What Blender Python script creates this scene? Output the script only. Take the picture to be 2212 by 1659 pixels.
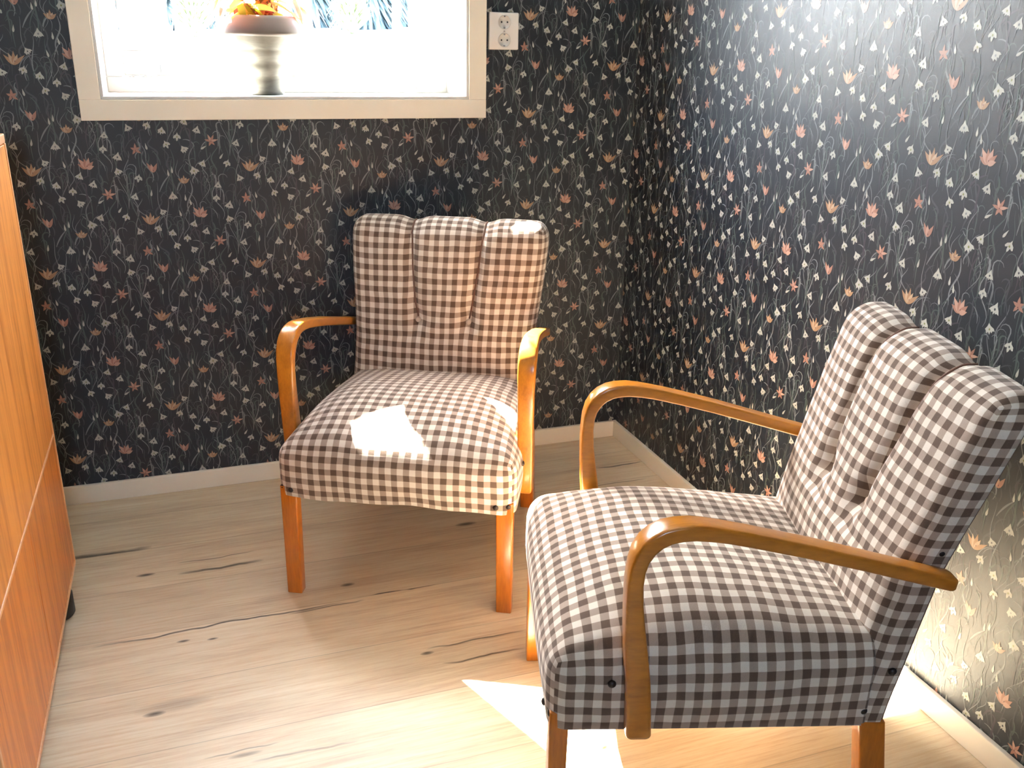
import bpy, bmesh, math, random
from mathutils import Vector, Matrix, noise as mnoise

for o in list(bpy.data.objects):
    bpy.data.objects.remove(o)
SC = bpy.context.scene
COL = SC.collection
RAD = math.radians

# ------------------------------------------------------------------ camera
YAW, PITCH, ROLL = RAD(19.6548), RAD(20.1272), RAD(1.0438)
CAM = Vector((-1.3091, -2.6118, 1.24))
cy_, sy_, cp_, sp_ = math.cos(YAW), math.sin(YAW), math.cos(PITCH), math.sin(PITCH)
fw = Vector((sy_*cp_, cy_*cp_, -sp_))
rt = Vector((cy_, -sy_, 0))
up = rt.cross(fw)
r2 = rt*math.cos(ROLL) + up*math.sin(ROLL)
u2 = up*math.cos(ROLL) - rt*math.sin(ROLL)
cam_data = bpy.data.cameras.new('camera')
cam_data.sensor_fit = 'HORIZONTAL'
cam_data.sensor_width = 36.0
cam_data.lens = 1984.14/2212*36.0
cam_data.clip_start = 0.05
cam_data.clip_end = 300
cam = bpy.data.objects.new('camera', cam_data)
m = Matrix((r2, u2, -fw)).transposed().to_4x4()
m.translation = CAM
cam.matrix_world = m
COL.objects.link(cam)
SC.camera = cam

# ------------------------------------------------------------------ world, sun, exposure
SUN_DIR = Vector((0.388, -1.0, -1.06)).normalized()     # direction the light travels
SUN_STRENGTH = 23.0
SKY_STRENGTH = 1.0
SC.view_settings.view_transform = 'Standard'
SC.view_settings.look = 'None'
SC.view_settings.gamma = 1.0
SC.view_settings.exposure = 3.55
SC.view_settings.use_curve_mapping = False

w = bpy.data.worlds.new('sky')
SC.world = w
w.use_nodes = True
nt = w.node_tree
nt.nodes.clear()
wo = nt.nodes.new('ShaderNodeOutputWorld')
bg = nt.nodes.new('ShaderNodeBackground')
sky = nt.nodes.new('ShaderNodeTexSky')
sky.sky_type = 'NISHITA'
sky.sun_disc = False
sky.sun_elevation = RAD(44)
sky.sun_rotation = math.atan2(-SUN_DIR.x, -SUN_DIR.y)
sky.dust_density = 3.0
mixw = nt.nodes.new('ShaderNodeMixRGB')
mixw.inputs[0].default_value = 0.6
mixw.inputs[2].default_value = (2.45, 3.1, 4.1, 1)
nt.links.new(sky.outputs[0], mixw.inputs[1])
nt.links.new(mixw.outputs[0], bg.inputs[0])
bg.inputs[1].default_value = SKY_STRENGTH
nt.links.new(bg.outputs[0], wo.inputs[0])

sun_d = bpy.data.lights.new('sun', 'SUN')
sun_d.energy = SUN_STRENGTH
sun_d.angle = RAD(0.6)
sun_d.color = (1.0, 0.95, 0.86)
sun = bpy.data.objects.new('sun', sun_d)
sun.rotation_euler = SUN_DIR.to_track_quat('-Z', 'Y').to_euler()
sun.location = (-4, 8, 9)
COL.objects.link(sun)


def portal(name, loc, rot, sx, sz):
    d = bpy.data.lights.new(name, 'AREA')
    d.shape = 'RECTANGLE'
    d.size = sx
    d.size_y = sz
    d.cycles.is_portal = True
    o = bpy.data.objects.new(name, d)
    o.location = loc
    o.rotation_euler = rot
    COL.objects.link(o)


# area light shines along local -Z
portal('daylight_window', (-1.005, 0.302, 1.518), (RAD(-90), 0, 0), 0.96, 0.84)
portal("fill_window_portal", (-1.50, -4.12, 1.425), (RAD(90), 0, 0), .5, .55)  # unseen opening behind the camera, added to give the room fill light

# ------------------------------------------------------------------ materials


def mat(name, color=(.8, .8, .8), rough=.5, spec=.5, metal=0.0, coat=0.0):
    m = bpy.data.materials.new(name)
    m.use_nodes = True
    b = m.node_tree.nodes['Principled BSDF']
    b.inputs['Base Color'].default_value = (*color, 1)
    b.inputs['Roughness'].default_value = rough
    b.inputs['Specular IOR Level'].default_value = spec
    b.inputs['Metallic'].default_value = metal
    b.inputs['Coat Weight'].default_value = coat
    b.inputs['Coat Roughness'].default_value = .15
    return m


class NT:
    def __init__(s, m):
        s.m = m
        s.t = m.node_tree
        s.b = s.t.nodes['Principled BSDF']

    def n(s, typ, **k):
        x = s.t.nodes.new(typ)
        for a, v in k.items():
            setattr(x, a, v)
        return x

    def l(s, a, b):
        s.t.links.new(a, b)

    def val(s, x, sock):
        if isinstance(x, (int, float)):
            sock.default_value = x
        elif isinstance(x, tuple):
            sock.default_value = (*x, 1) if len(x) == 3 and len(sock.default_value) == 4 else x
        else:
            s.l(x, sock)

    def math(s, op, a, b=0.0, c=None, clamp=False):
        x = s.n('ShaderNodeMath', operation=op, use_clamp=clamp)
        s.val(a, x.inputs[0])
        s.val(b, x.inputs[1])
        if c is not None:
            s.val(c, x.inputs[2])
        return x.outputs[0]

    def mix(s, f, a, b, mode='MIX'):
        x = s.n('ShaderNodeMixRGB', blend_type=mode)
        s.val(f, x.inputs[0])
        s.val(a, x.inputs[1])
        s.val(b, x.inputs[2])
        return x.outputs[0]

    def coords(s, which='Object', scale=(1, 1, 1), loc=(0, 0, 0), rot=(0, 0, 0)):
        c = s.n('ShaderNodeTexCoord')
        mp = s.n('ShaderNodeMapping')
        mp.inputs['Scale'].default_value = scale
        mp.inputs['Location'].default_value = loc
        mp.inputs['Rotation'].default_value = rot
        s.l(c.outputs[which], mp.inputs[0])
        return mp.outputs[0]

    def noise(s, vec, scale, detail=3, rough=.5, dist=0):
        x = s.n('ShaderNodeTexNoise')
        s.l(vec, x.inputs['Vector'])
        x.inputs['Scale'].default_value = scale
        x.inputs['Detail'].default_value = detail
        x.inputs['Roughness'].default_value = rough
        x.inputs['Distortion'].default_value = dist
        return x.outputs['Fac']

    def ramp(s, f, stops):
        x = s.n('ShaderNodeValToRGB')
        e = x.color_ramp.elements
        while len(e) < len(stops):
            e.new(.5)
        for i, (p, c) in enumerate(stops):
            e[i].position = p
            e[i].color = (*c, 1)
        s.val(f, x.inputs[0])
        return x.outputs[0]

    def bump(s, h, strength=.2, dist=.01):
        x = s.n('ShaderNodeBump')
        x.inputs['Strength'].default_value = strength
        x.inputs['Distance'].default_value = dist
        s.l(h, x.inputs['Height'])
        s.l(x.outputs[0], s.b.inputs['Normal'])


def grain_wood(name, light, dark, stretch, rough=.3, coat=.4, scale=1.0, contrast=1.0, spec=.5):
    """lacquered wood with long grain; stretch = per-axis scale (small along the grain)"""
    m = mat(name, light, rough, spec, coat=coat)
    N = NT(m)
    v = N.coords('Object', scale=stretch)
    a = N.noise(v, 6*scale, 4, .6, .6)
    b = N.noise(v, 40*scale, 3, .6)
    f = N.math('ADD', N.math('MULTIPLY', a, .7), N.math('MULTIPLY', b, .35))
    mid = tuple((light[i]*.6+dark[i]*.4) for i in range(3))
    c = N.ramp(f, [(.5-.18/contrast, dark), (.5, mid), (.5+.14/contrast, light)])
    N.l(c, N.b.inputs['Base Color'])
    N.bump(b, .04, .002)
    return m


def gingham():
    m = mat('gingham_wool', rough=.95, spec=.15)
    N = NT(m)
    uv = N.coords('UV')
    sx = N.n('ShaderNodeSeparateXYZ')
    wob = N.n('ShaderNodeTexNoise')
    N.l(uv, wob.inputs['Vector'])
    wob.inputs['Scale'].default_value = 14
    wadd = N.n('ShaderNodeVectorMath', operation='MULTIPLY_ADD')
    N.l(wob.outputs['Color'], wadd.inputs[0])
    wadd.inputs[1].default_value = (.006, .006, .0)
    N.l(uv, wadd.inputs[2])
    N.l(wadd.outputs[0], sx.inputs[0])
    per = .0280

    def stripe(o):
        s = N.math('SINE', N.math('MULTIPLY', o, 2*math.pi/per))
        return N.math('ADD', N.math('MULTIPLY', s, 5.0), .5, clamp=True)
    a = stripe(sx.outputs[0])
    b = stripe(sx.outputs[1])
    # twill weave seen inside the half-tone checks
    tw = N.math('SINE', N.math('MULTIPLY', N.math('ADD', sx.outputs[0], sx.outputs[1]), 2*math.pi/.0022))
    s = N.math('MULTIPLY', N.math('ADD', a, b), .5)
    s = N.math('ADD', s, N.math('MULTIPLY', tw, .03))
    fuzz = N.noise(uv, 420, 3, .7)
    s = N.math('ADD', s, N.math('MULTIPLY', N.math('SUBTRACT', fuzz, .5), .35))
    c = N.ramp(s, [(.04, (.70, .65, .585)), (.40, (.39, .315, .26)), (.60, (.36, .285, .23)), (.96, (.125, .085, .062))])
    blotch = N.noise(uv, 9, 2)
    c = N.mix(.10, c, N.ramp(blotch, [(.35, (.25, .2, .15)), (.65, (.9, .82, .75))]), 'OVERLAY')
    N.l(c, N.b.inputs['Base Color'])
    N.b.inputs['Sheen Weight'].default_value = .25
    N.b.inputs['Sheen Roughness'].default_value = .5
    N.bump(N.math('ADD', fuzz, N.math('MULTIPLY', tw, .15)), .35, .0015)
    return m


M = {}
M['arm'] = grain_wood('bent_birch', (.58, .22, .020), (.34, .11, .008), (6, .8, 3), rough=.28, coat=.5)
M['leg'] = grain_wood('turned_birch', (.60, .185, .012), (.36, .095, .005), (6, 6, .8), rough=.3, coat=.5)
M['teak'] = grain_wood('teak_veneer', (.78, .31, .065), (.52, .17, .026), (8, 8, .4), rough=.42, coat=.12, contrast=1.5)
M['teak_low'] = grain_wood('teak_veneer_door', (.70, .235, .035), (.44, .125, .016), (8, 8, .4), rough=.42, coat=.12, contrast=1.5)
M['teak_edge'] = grain_wood('teak_edge', (.78, .42, .20), (.60, .28, .11), (9, 9, .55), rough=.4, coat=.1)
M['gingham'] = gingham()
M['cord'] = mat('brown_piping', (.16, .085, .06), .8)
M['button'] = mat('cloth_button', (.50, .40, .32), .85)
M['nail'] = mat('dark_nail', (.03, .022, .02), .35, metal=.3)
M['white'] = mat('white_paint', (.62, .625, .60), .35)
M['cream'] = mat('cream_paint', (.86, .81, .69), .4)
M['base'] = mat('baseboard_paint', (.84, .79, .67), .4)
M['ceil'] = mat('ceiling_white', (.82, .81, .78), .8)
M['plain'] = mat('beige_plaster', (.14, .12, .10), .8)
M['socket'] = mat('socket_plastic', (.80, .79, .76), .25)
M['socket_in'] = mat('socket_recess', (.66, .65, .62), .3)
M['dark'] = mat('dark_void', (.02, .02, .02), .6)
M['metal'] = mat('brushed_metal', (.45, .45, .45), .35, metal=1)
M['foot'] = mat('black_foot', (.015, .013, .012), .5)

for k in ('cream', 'white', 'base'):
    N = NT(M[k])
    v = N.coords('Object', scale=(1, 1, 1))
    N.bump(N.noise(v, 60, 3), .05, .002)


def glass():
    m = bpy.data.materials.new('window_glass')
    m.use_nodes = True
    t = m.node_tree
    t.nodes.clear()
    out = t.nodes.new('ShaderNodeOutputMaterial')
    mix = t.nodes.new('ShaderNodeMixShader')
    tr = t.nodes.new('ShaderNodeBsdfTransparent')
    tr.inputs[0].default_value = (.96, .97, .96, 1)
    gl = t.nodes.new('ShaderNodeBsdfGlossy')
    gl.inputs['Roughness'].default_value = .02
    lw = t.nodes.new('ShaderNodeLayerWeight')
    pw = t.nodes.new('ShaderNodeMath')
    pw.operation = 'POWER'
    pw.inputs[1].default_value = 4.0
    ad = t.nodes.new('ShaderNodeMath')
    ad.operation = 'MULTIPLY_ADD'
    ad.inputs[1].default_value = 0.6
    ad.inputs[2].default_value = 0.04
    t.links.new(lw.outputs['Facing'], pw.inputs[0])
    t.links.new(pw.outputs[0], ad.inputs[0])
    t.links.new(ad.outputs[0], mix.inputs[0])
    t.links.new(tr.outputs[0], mix.inputs[1])
    t.links.new(gl.outputs[0], mix.inputs[2])
    t.links.new(mix.outputs[0], out.inputs[0])
    return m


M['glass'] = glass()


def floor_mat():
    m = mat('oak_laminate', rough=.38, spec=.45)
    N = NT(m)
    tc = N.n('ShaderNodeTexCoord')
    sp = N.n('ShaderNodeSeparateXYZ')
    N.l(tc.outputs['Object'], sp.inputs[0])
    X, Y = sp.outputs[0], sp.outputs[1]
    pw = .195
    q = N.math('DIVIDE', N.math('ADD', Y, 1.305+pw*30), pw)
    idx = N.math('FLOOR', q)
    fr = N.math('FRACT', q)
    # per plank offset
    wn = N.n('ShaderNodeTexWhiteNoise', noise_dimensions='1D')
    N.l(idx, wn.inputs['W'])
    off = wn.outputs['Value']
    cb = N.n('ShaderNodeCombineXYZ')
    N.l(N.math('ADD', X, N.math('MULTIPLY', off, 7.0)), cb.inputs[0])
    N.l(Y, cb.inputs[1])
    N.l(N.math('MULTIPLY', off, 3.0), cb.inputs[2])

    def stretched(sx, sy):
        mp = N.n('ShaderNodeMapping')
        mp.inputs['Scale'].default_value = (sx, sy, 1)
        N.l(cb.outputs[0], mp.inputs[0])
        return mp.outputs[0]
    broad = N.noise(stretched(.9, 6), 2.2, 4, .55, .5)
    grain = N.noise(stretched(1.2, 30), 5, 5, .65, .35)
    fine = N.noise(stretched(3, 110), 8, 3, .7)
    base = N.ramp(broad, [(.28, (.56, .46, .32)), (.5, (.68, .575, .42)), (.72, (.75, .655, .51))])
    c = N.mix(.42, base, N.ramp(grain, [(.30, (.20, .16, .13)), (.55, (.55, .52, .49)), (.8, (.74, .70, .66))]), 'OVERLAY')
    c = N.mix(.35, c, N.ramp(fine, [(.3, (.32, .30, .28)), (.65, (.62, .60, .58))]), 'OVERLAY')
    tone = N.math('ADD', N.math('MULTIPLY', off, .26), .88)
    c = N.mix(1.0, c, N.n('ShaderNodeCombineColor').outputs[0], 'MIX') if False else c
    hs = N.n('ShaderNodeHueSaturation')
    N.l(c, hs.inputs['Color'])
    N.l(tone, hs.inputs['Value'])
    c = hs.outputs[0]
    # long cracks and knots printed in the laminate
    warp = N.math('MULTIPLY', N.math('SUBTRACT', N.noise(stretched(3, 1), 2.0, 3), .5), .05)
    Yw = N.math('ADD', Y, warp)
    rag = N.noise(stretched(6, 60), 5, 3, .7)
    dark = None

    def add(v):
        nonlocal dark
        dark = v if dark is None else N.math('MAXIMUM', dark, v)
    cracks = [(-1.60, -1.04, -.735, .0035, .85), (-1.04, -.745, -.722, .004, 1.0), (-1.18, -1.0, -.742, .003, .7),
              (-.91, -.68, -.966, .003, .75), (-.89, -.70, -1.026, .003, .7), (-1.42, -1.21, -.478, .006, .8),
              (-1.42, -1.23, -.424, .002, .7), (-1.70, -1.48, -.317, .012, .8), (-.17, -.01, -.223, .004, .8),
              (-1.38, -1.24, -1.155, .002, .5), (-.30, -.05, -.34, .003, .5), (-1.30, -1.10, -1.19, .003, .45),
              (-2.0, -1.3, -1.9, .003, .5), (-1.1, -.2, -2.2, .003, .5), (-.6, -.1, -1.62, .002, .5)]
    for x0, x1, y, wd, st in cracks:
        xc, hw = (x0+x1)/2, (x1-x0)/2
        fx = N.math('SUBTRACT', 1.0, N.math('POWER', N.math('ABSOLUTE', N.math('DIVIDE', N.math('SUBTRACT', X, xc), hw)), 4.0), clamp=True)
        dy = N.math('DIVIDE', N.math('ABSOLUTE', N.math('SUBTRACT', Yw, y)), wd)
        fy = N.math('SUBTRACT', 1.3, dy, clamp=True)
        add(N.math('MULTIPLY', N.math('MULTIPLY', fx, fy), st))
    knots = [(-1.493, -.461, .022, .007, .9), (-1.028, -.656, .018, .007, .8), (-.665, -.451, .03, .010, .8),
             (-1.465, -1.0, .022, .008, .8), (-1.409, -.771, .014, .005, .8), (-1.348, -.782, .012, .004, .8),
             (-1.306, -1.169, .03, .006, .5), (-1.43, -.985, .07, .02, .30), (-.91, -.978, .015, .006, .8),
             (-1.50, -2.0, .03, .01, .7), (-.4, -2.4, .03, .01, .7)]
    for x, y, a, b, st in knots:
        dx = N.math('DIVIDE', N.math('SUBTRACT', X, x), a)
        dy = N.math('DIVIDE', N.math('SUBTRACT', Y, y), b)
        d = N.math('ADD', N.math('MULTIPLY', dx, dx), N.math('MULTIPLY', dy, dy))
        add(N.math('MULTIPLY', N.math('SUBTRACT', 1.0, N.math('MULTIPLY', d, .8), clamp=True), st))
    dark = N.math('MULTIPLY', dark, N.math('ADD', rag, .60), clamp=True)
    c = N.mix(dark, c, (.055, .040, .030))
    # plank joints
    e = N.math('MINIMUM', fr, N.math('SUBTRACT', 1.0, fr))
    j = N.math('LESS_THAN', e, .006)
    c = N.mix(N.math('MULTIPLY', j, .30), c, (.10, .075, .055))
    N.l(c, N.b.inputs['Base Color'])
    N.l(N.math('ADD', N.math('MULTIPLY', grain, .2), .30), N.b.inputs['Roughness'])
    N.bump(N.math('SUBTRACT', fine, N.math('MULTIPLY', j, 1.0)), .06, .003)
    return m


M['floor'] = floor_mat()


def paper(name, col, var=.25, rough=.46, spec=.55):
    m = mat(name, col, rough, spec)
    N = NT(m)
    v = N.coords('Object')
    n = N.noise(v, 900, 2, .7)
    n2 = N.noise(v, 9, 3, .6)
    dk = tuple(c*(1-var) for c in col)
    lt = tuple(min(1, c*(1+var)) for c in col)
    c = N.mix(N.math('ADD', N.math('MULTIPLY', n, .5), N.math('MULTIPLY', n2, .5)), dk, lt)
    N.l(c, N.b.inputs['Base Color'])
    N.l(N.math('ADD', N.math('MULTIPLY', n, .15), rough-.08), N.b.inputs['Roughness'])
    N.bump(n, .10, .0008)
    return m


M['paper'] = paper('wallpaper_ground', (.012, .017, .026), .6, .47, .6)
PAPER = [M['paper'],
         paper('wallpaper_stem_dim', (.050, .058, .066)),
         paper('wallpaper_stem_green', (.060, .088, .082)),
         paper('wallpaper_stem_light', (.17, .19, .20)),
         paper('wallpaper_white', (.42, .43, .39), .15),
         paper('wallpaper_coral', (.36, .185, .135), .2),
         paper('wallpaper_orange', (.35, .21, .12), .2),
         paper('wallpaper_heart', (.20, .22, .08), .2),
         paper('wallpaper_plum', (.10, .045, .055), .2),
         paper('wallpaper_mauve', (.050, .044, .058), .2),
         paper('wallpaper_coral_light', (.47, .29, .22), .2),
         paper('wallpaper_orange_light', (.45, .33, .22), .2)]

# ------------------------------------------------------------------ mesh helpers


def link(name, me, mats=(), parent=None, smooth=False):
    o = bpy.data.objects.new(name, me)
    for m_ in (mats if isinstance(mats, (list, tuple)) else [mats]):
        me.materials.append(m_)
    if smooth:
        me.polygons.foreach_set('use_smooth', [True]*len(me.polygons))
    COL.objects.link(o)
    if parent:
        o.parent = parent
    return o


def pydata(name, vs, fs, mats=(), parent=None, smooth=False):
    me = bpy.data.meshes.new(name)
    me.from_pydata([tuple(v) for v in vs], [], fs)
    me.update()
    return link(name, me, mats, parent, smooth)


def empty(name, label=None, cat=None, loc=(0, 0, 0), rz=0, group=None, kind=None):
    o = bpy.data.objects.new(name, None)
    o.empty_display_size = .1
    o.location = loc
    o.rotation_euler = (0, 0, rz)
    COL.objects.link(o)
    tag(o, label, cat, group, kind)
    return o


def tag(o, label=None, cat=None, group=None, kind=None):
    if label:
        o['label'] = label
    if cat:
        o['category'] = cat
    if group:
        o['group'] = group
    if kind:
        o['kind'] = kind
    return o


def axis_list(a, b, ra, rb, n, nr=4):
    L = []
    if ra > 0:
        L += [a + ra*(1-math.cos(math.pi/2*i/nr)) for i in range(nr)]
    s, e = a+ra, b-rb
    L += [s+(e-s)*i/n for i in range(n+1)]
    if rb > 0:
        L += [b - rb*(1-math.cos(math.pi/2*i/nr)) for i in range(nr-1, -1, -1)]
    return L


def rbox(name, lo, hi, rad, n=(1, 1, 1), deform=None, uv=None, mats=(), parent=None, smooth=True, nr=4):
    """box with rounded edges; rad = ((x-,x+),(y-,y+),(z-,z+)); uv(face_axis, side, p0) on the unrounded point"""
    if isinstance(rad, (int, float)):
        rad = ((rad, rad),)*3
    AX = [axis_list(lo[i], hi[i], rad[i][0], rad[i][1], n[i], nr) for i in range(3)]
    nx, ny, nz = (len(a)-1 for a in AX)
    ids, vs, src = {}, [], []

    def vid(i, j, k):
        key = (i, j, k)
        if key not in ids:
            p = Vector((AX[0][i], AX[1][j], AX[2][k]))
            inner = Vector([min(max(p[t], lo[t]+rad[t][0]), hi[t]-rad[t][1]) for t in range(3)])
            d = p-inner
            # normalised offset per axis
            e = Vector([0, 0, 0])
            for t in range(3):
                r_ = rad[t][0] if d[t] < 0 else rad[t][1]
                e[t] = d[t]/r_ if r_ > 0 else 0
            q = p
            if e.length > 1e-6:
                mx = max(abs(e[0]), abs(e[1]), abs(e[2]))
                sc = 1.0
                if e.length > 1:
                    sc = 1.0/e.length
                q = inner+d*sc
            ids[key] = len(vs)
            src.append(p)
            vs.append(deform(q.copy(), p) if deform else q)
        return ids[key]
    fs, fu = [], []

    def quad(a, b, c, d, ax, side):
        pts = [a, b, c, d]
        fs.append([vid(*t) for t in pts])
        if uv:
            fu.append([uv(ax, side, Vector((AX[0][t[0]], AX[1][t[1]], AX[2][t[2]]))) for t in pts])
    for i in range(nx):
        for j in range(ny):
            quad((i, j, 0), (i, j+1, 0), (i+1, j+1, 0), (i+1, j, 0), 2, 0)
            quad((i, j, nz), (i+1, j, nz), (i+1, j+1, nz), (i, j+1, nz), 2, 1)
    for i in range(nx):
        for k in range(nz):
            quad((i, 0, k), (i+1, 0, k), (i+1, 0, k+1), (i, 0, k+1), 1, 0)
            quad((i, ny, k), (i, ny, k+1), (i+1, ny, k+1), (i+1, ny, k), 1, 1)
    for j in range(ny):
        for k in range(nz):
            quad((0, j, k), (0, j, k+1), (0, j+1, k+1), (0, j+1, k), 0, 0)
            quad((nx, j, k), (nx, j+1, k), (nx, j+1, k+1), (nx, j, k+1), 0, 1)
    o = pydata(name, vs, fs, mats, parent, smooth)
    if uv:
        ul = o.data.uv_layers.new(name='UVMap')
        li = 0
        for f in fu:
            for c in f:
                ul.data[li].uv = c
                li += 1
    return o


def box(name, lo, hi, mats=(), parent=None, bevel=.002):
    b = min(bevel, *(abs(hi[i]-lo[i])*.45 for i in range(3)))
    if b > 0:
        return rbox(name, lo, hi, b, mats=mats, parent=parent, nr=2, smooth=False)
    return rbox(name, lo, hi, 0, mats=mats, parent=parent, smooth=False)


def join(name, objs, parent=None):
    vs, fs, mi, mats = [], [], [], []
    for o in objs:
        b = len(vs)
        mm = []
        for m_ in o.data.materials:
            if m_ not in mats:
                mats.append(m_)
            mm.append(mats.index(m_))
        vs += [o.matrix_basis @ v.co for v in o.data.vertices]
        for p in o.data.polygons:
            fs.append([b+i for i in p.vertices])
            mi.append((mm[p.material_index] if mm else 0, p.use_smooth))
        bpy.data.objects.remove(o)
    r = pydata(name, vs, fs, mats, parent)
    for p, (a, s) in zip(r.data.polygons, mi):
        p.material_index = a
        p.use_smooth = s
    return r


def tube(name, pts, r, mats=(), parent=None, seg=8, radii=None):
    pts = [Vector(p) for p in pts]
    vs, fs = [], []
    prev = None
    for i, p in enumerate(pts):
        t = (pts[min(i+1, len(pts)-1)]-pts[max(i-1, 0)]).normalized()
        if prev is None:
            a = Vector((0, 0, 1)) if abs(t.z) < .9 else Vector((1, 0, 0))
            nrm = t.cross(a).normalized()
        else:
            nrm = (prev-t*prev.dot(t)).normalized()
        prev = nrm
        bn = t.cross(nrm)
        rr = radii[i] if radii else r
        for k in range(seg):
            an = 2*math.pi*k/seg
            vs.append(p+(nrm*math.cos(an)+bn*math.sin(an))*rr)
    for i in range(len(pts)-1):
        for k in range(seg):
            a, b = i*seg+k, i*seg+(k+1) % seg
            fs.append([a, b, b+seg, a+seg])
    fs.append(list(range(seg))[::-1])
    fs.append([(len(pts)-1)*seg+k for k in range(seg)])
    return pydata(name, vs, fs, mats, parent, True)


def lathe(name, prof, seg=48, mats=(), parent=None, close=True):
    vs, fs = [], []
    for r, z in prof:
        for k in range(seg):
            a = 2*math.pi*k/seg
            vs.append((r*math.cos(a), r*math.sin(a), z))
    for i in range(len(prof)-1):
        for k in range(seg):
            a, b = i*seg+k, i*seg+(k+1) % seg
            fs.append([a, b, b+seg, a+seg])
    if close:
        fs.append(list(range(seg))[::-1])
        fs.append([(len(prof)-1)*seg+k for k in range(seg)])
    return pydata(name, vs, fs, mats, parent, True)


def interp(x, tab):
    if x <= tab[0][0]:
        return tab[0][1]
    for (a, fa), (b, fb) in zip(tab, tab[1:]):
        if x <= b:
            t = (x-a)/(b-a)
            t = t  # linear
            return fa+(fb-fa)*t
    return tab[-1][1]


def smooth01(x):
    x = min(max(x, 0), 1)
    return x*x*(3-2*x)


# ------------------------------------------------------------------ room shell
XL, XR, YB, YF, ZC = -2.10, 0.0, 0.0, -4.0, 2.40
OX0, OX1, OZ0, OZ1 = -1.484, -0.526, 1.100, 1.912     # window opening in the back wall
TW = .30

fl = box('floor', (XL-.1, YF-.1, -.08), (XR+.1, YB+.1, 0), M['floor'], bevel=0)
tag(fl, kind='structure')
tag(box('ceiling', (XL-.1, YF-.1, ZC), (XR+.1, YB+TW, ZC+.1), M['ceil'], bevel=0), kind='structure')
tag(box('wall_left', (XL-.1, YF-.1, 0), (XL, YB, ZC), M['plain'], bevel=0), kind='structure')

# ---- wallpaper print: motifs of one repeat, in metres, relative to the star flower
REP = .265


def px(X, Y):
    # offsets read along the two repeat vectors
    dx, dy = X-740, Y-950
    det = 1275*1180-100*(-50)
    a = (dx*1180-dy*100)/det
    b = (1275*dy+50*dx)/det
    return a*REP, -b*REP


BELLS = [(860, 515, 1.15), (860, 680, 1), (1095, 750, 1), (700, 430, .95), (1430, 360, 1), (1640, 410, 1), (1660, 1450, 1),
         (1480, 1390, 1), (1755, 655, 1.15), (1860, 570, 1), (1495, 955, 1.15), (1045, 965, 1), (935, 1200, 1), (1370, 1140, .9),
         (1310, 1335, 1), (1090, 1370, 1), (820, 1460, .95), (1745, 1280, 1), (1895, 1370, 1.05)]
BUDS = [(1195, 390, 10), (1490, 650, 0), (1445, 685, 5), (1240, 920, -8), (1645, 970, 0), (1705, 1020, 10), (865, 1120, -35),
        (1580, 1155, 12), (650, 1025, -60)]


def petal(cx, cy, ang, ln, wd, base=.25, n=5):
    """pointed petal from (cx,cy) toward ang (0 = up), returns outline"""
    ca, sa = math.cos(RAD(ang)), math.sin(RAD(ang))
    L, R = [], []
    for i in range(n+1):
        t = i/n
        wv = wd*(base*(1-t)+math.sin(math.pi*min(t*1.05, 1)**.8))*(1 if t < 1 else 0)
        L.append((-wv/2, ln*t))
        R.append((wv/2, ln*t))
    pts = R[:-1]+[(0, ln)]+L[:-1][::-1]
    return [(cx+x*ca+y*sa, cy-x*sa+y*ca) for x, y in pts]


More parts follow.
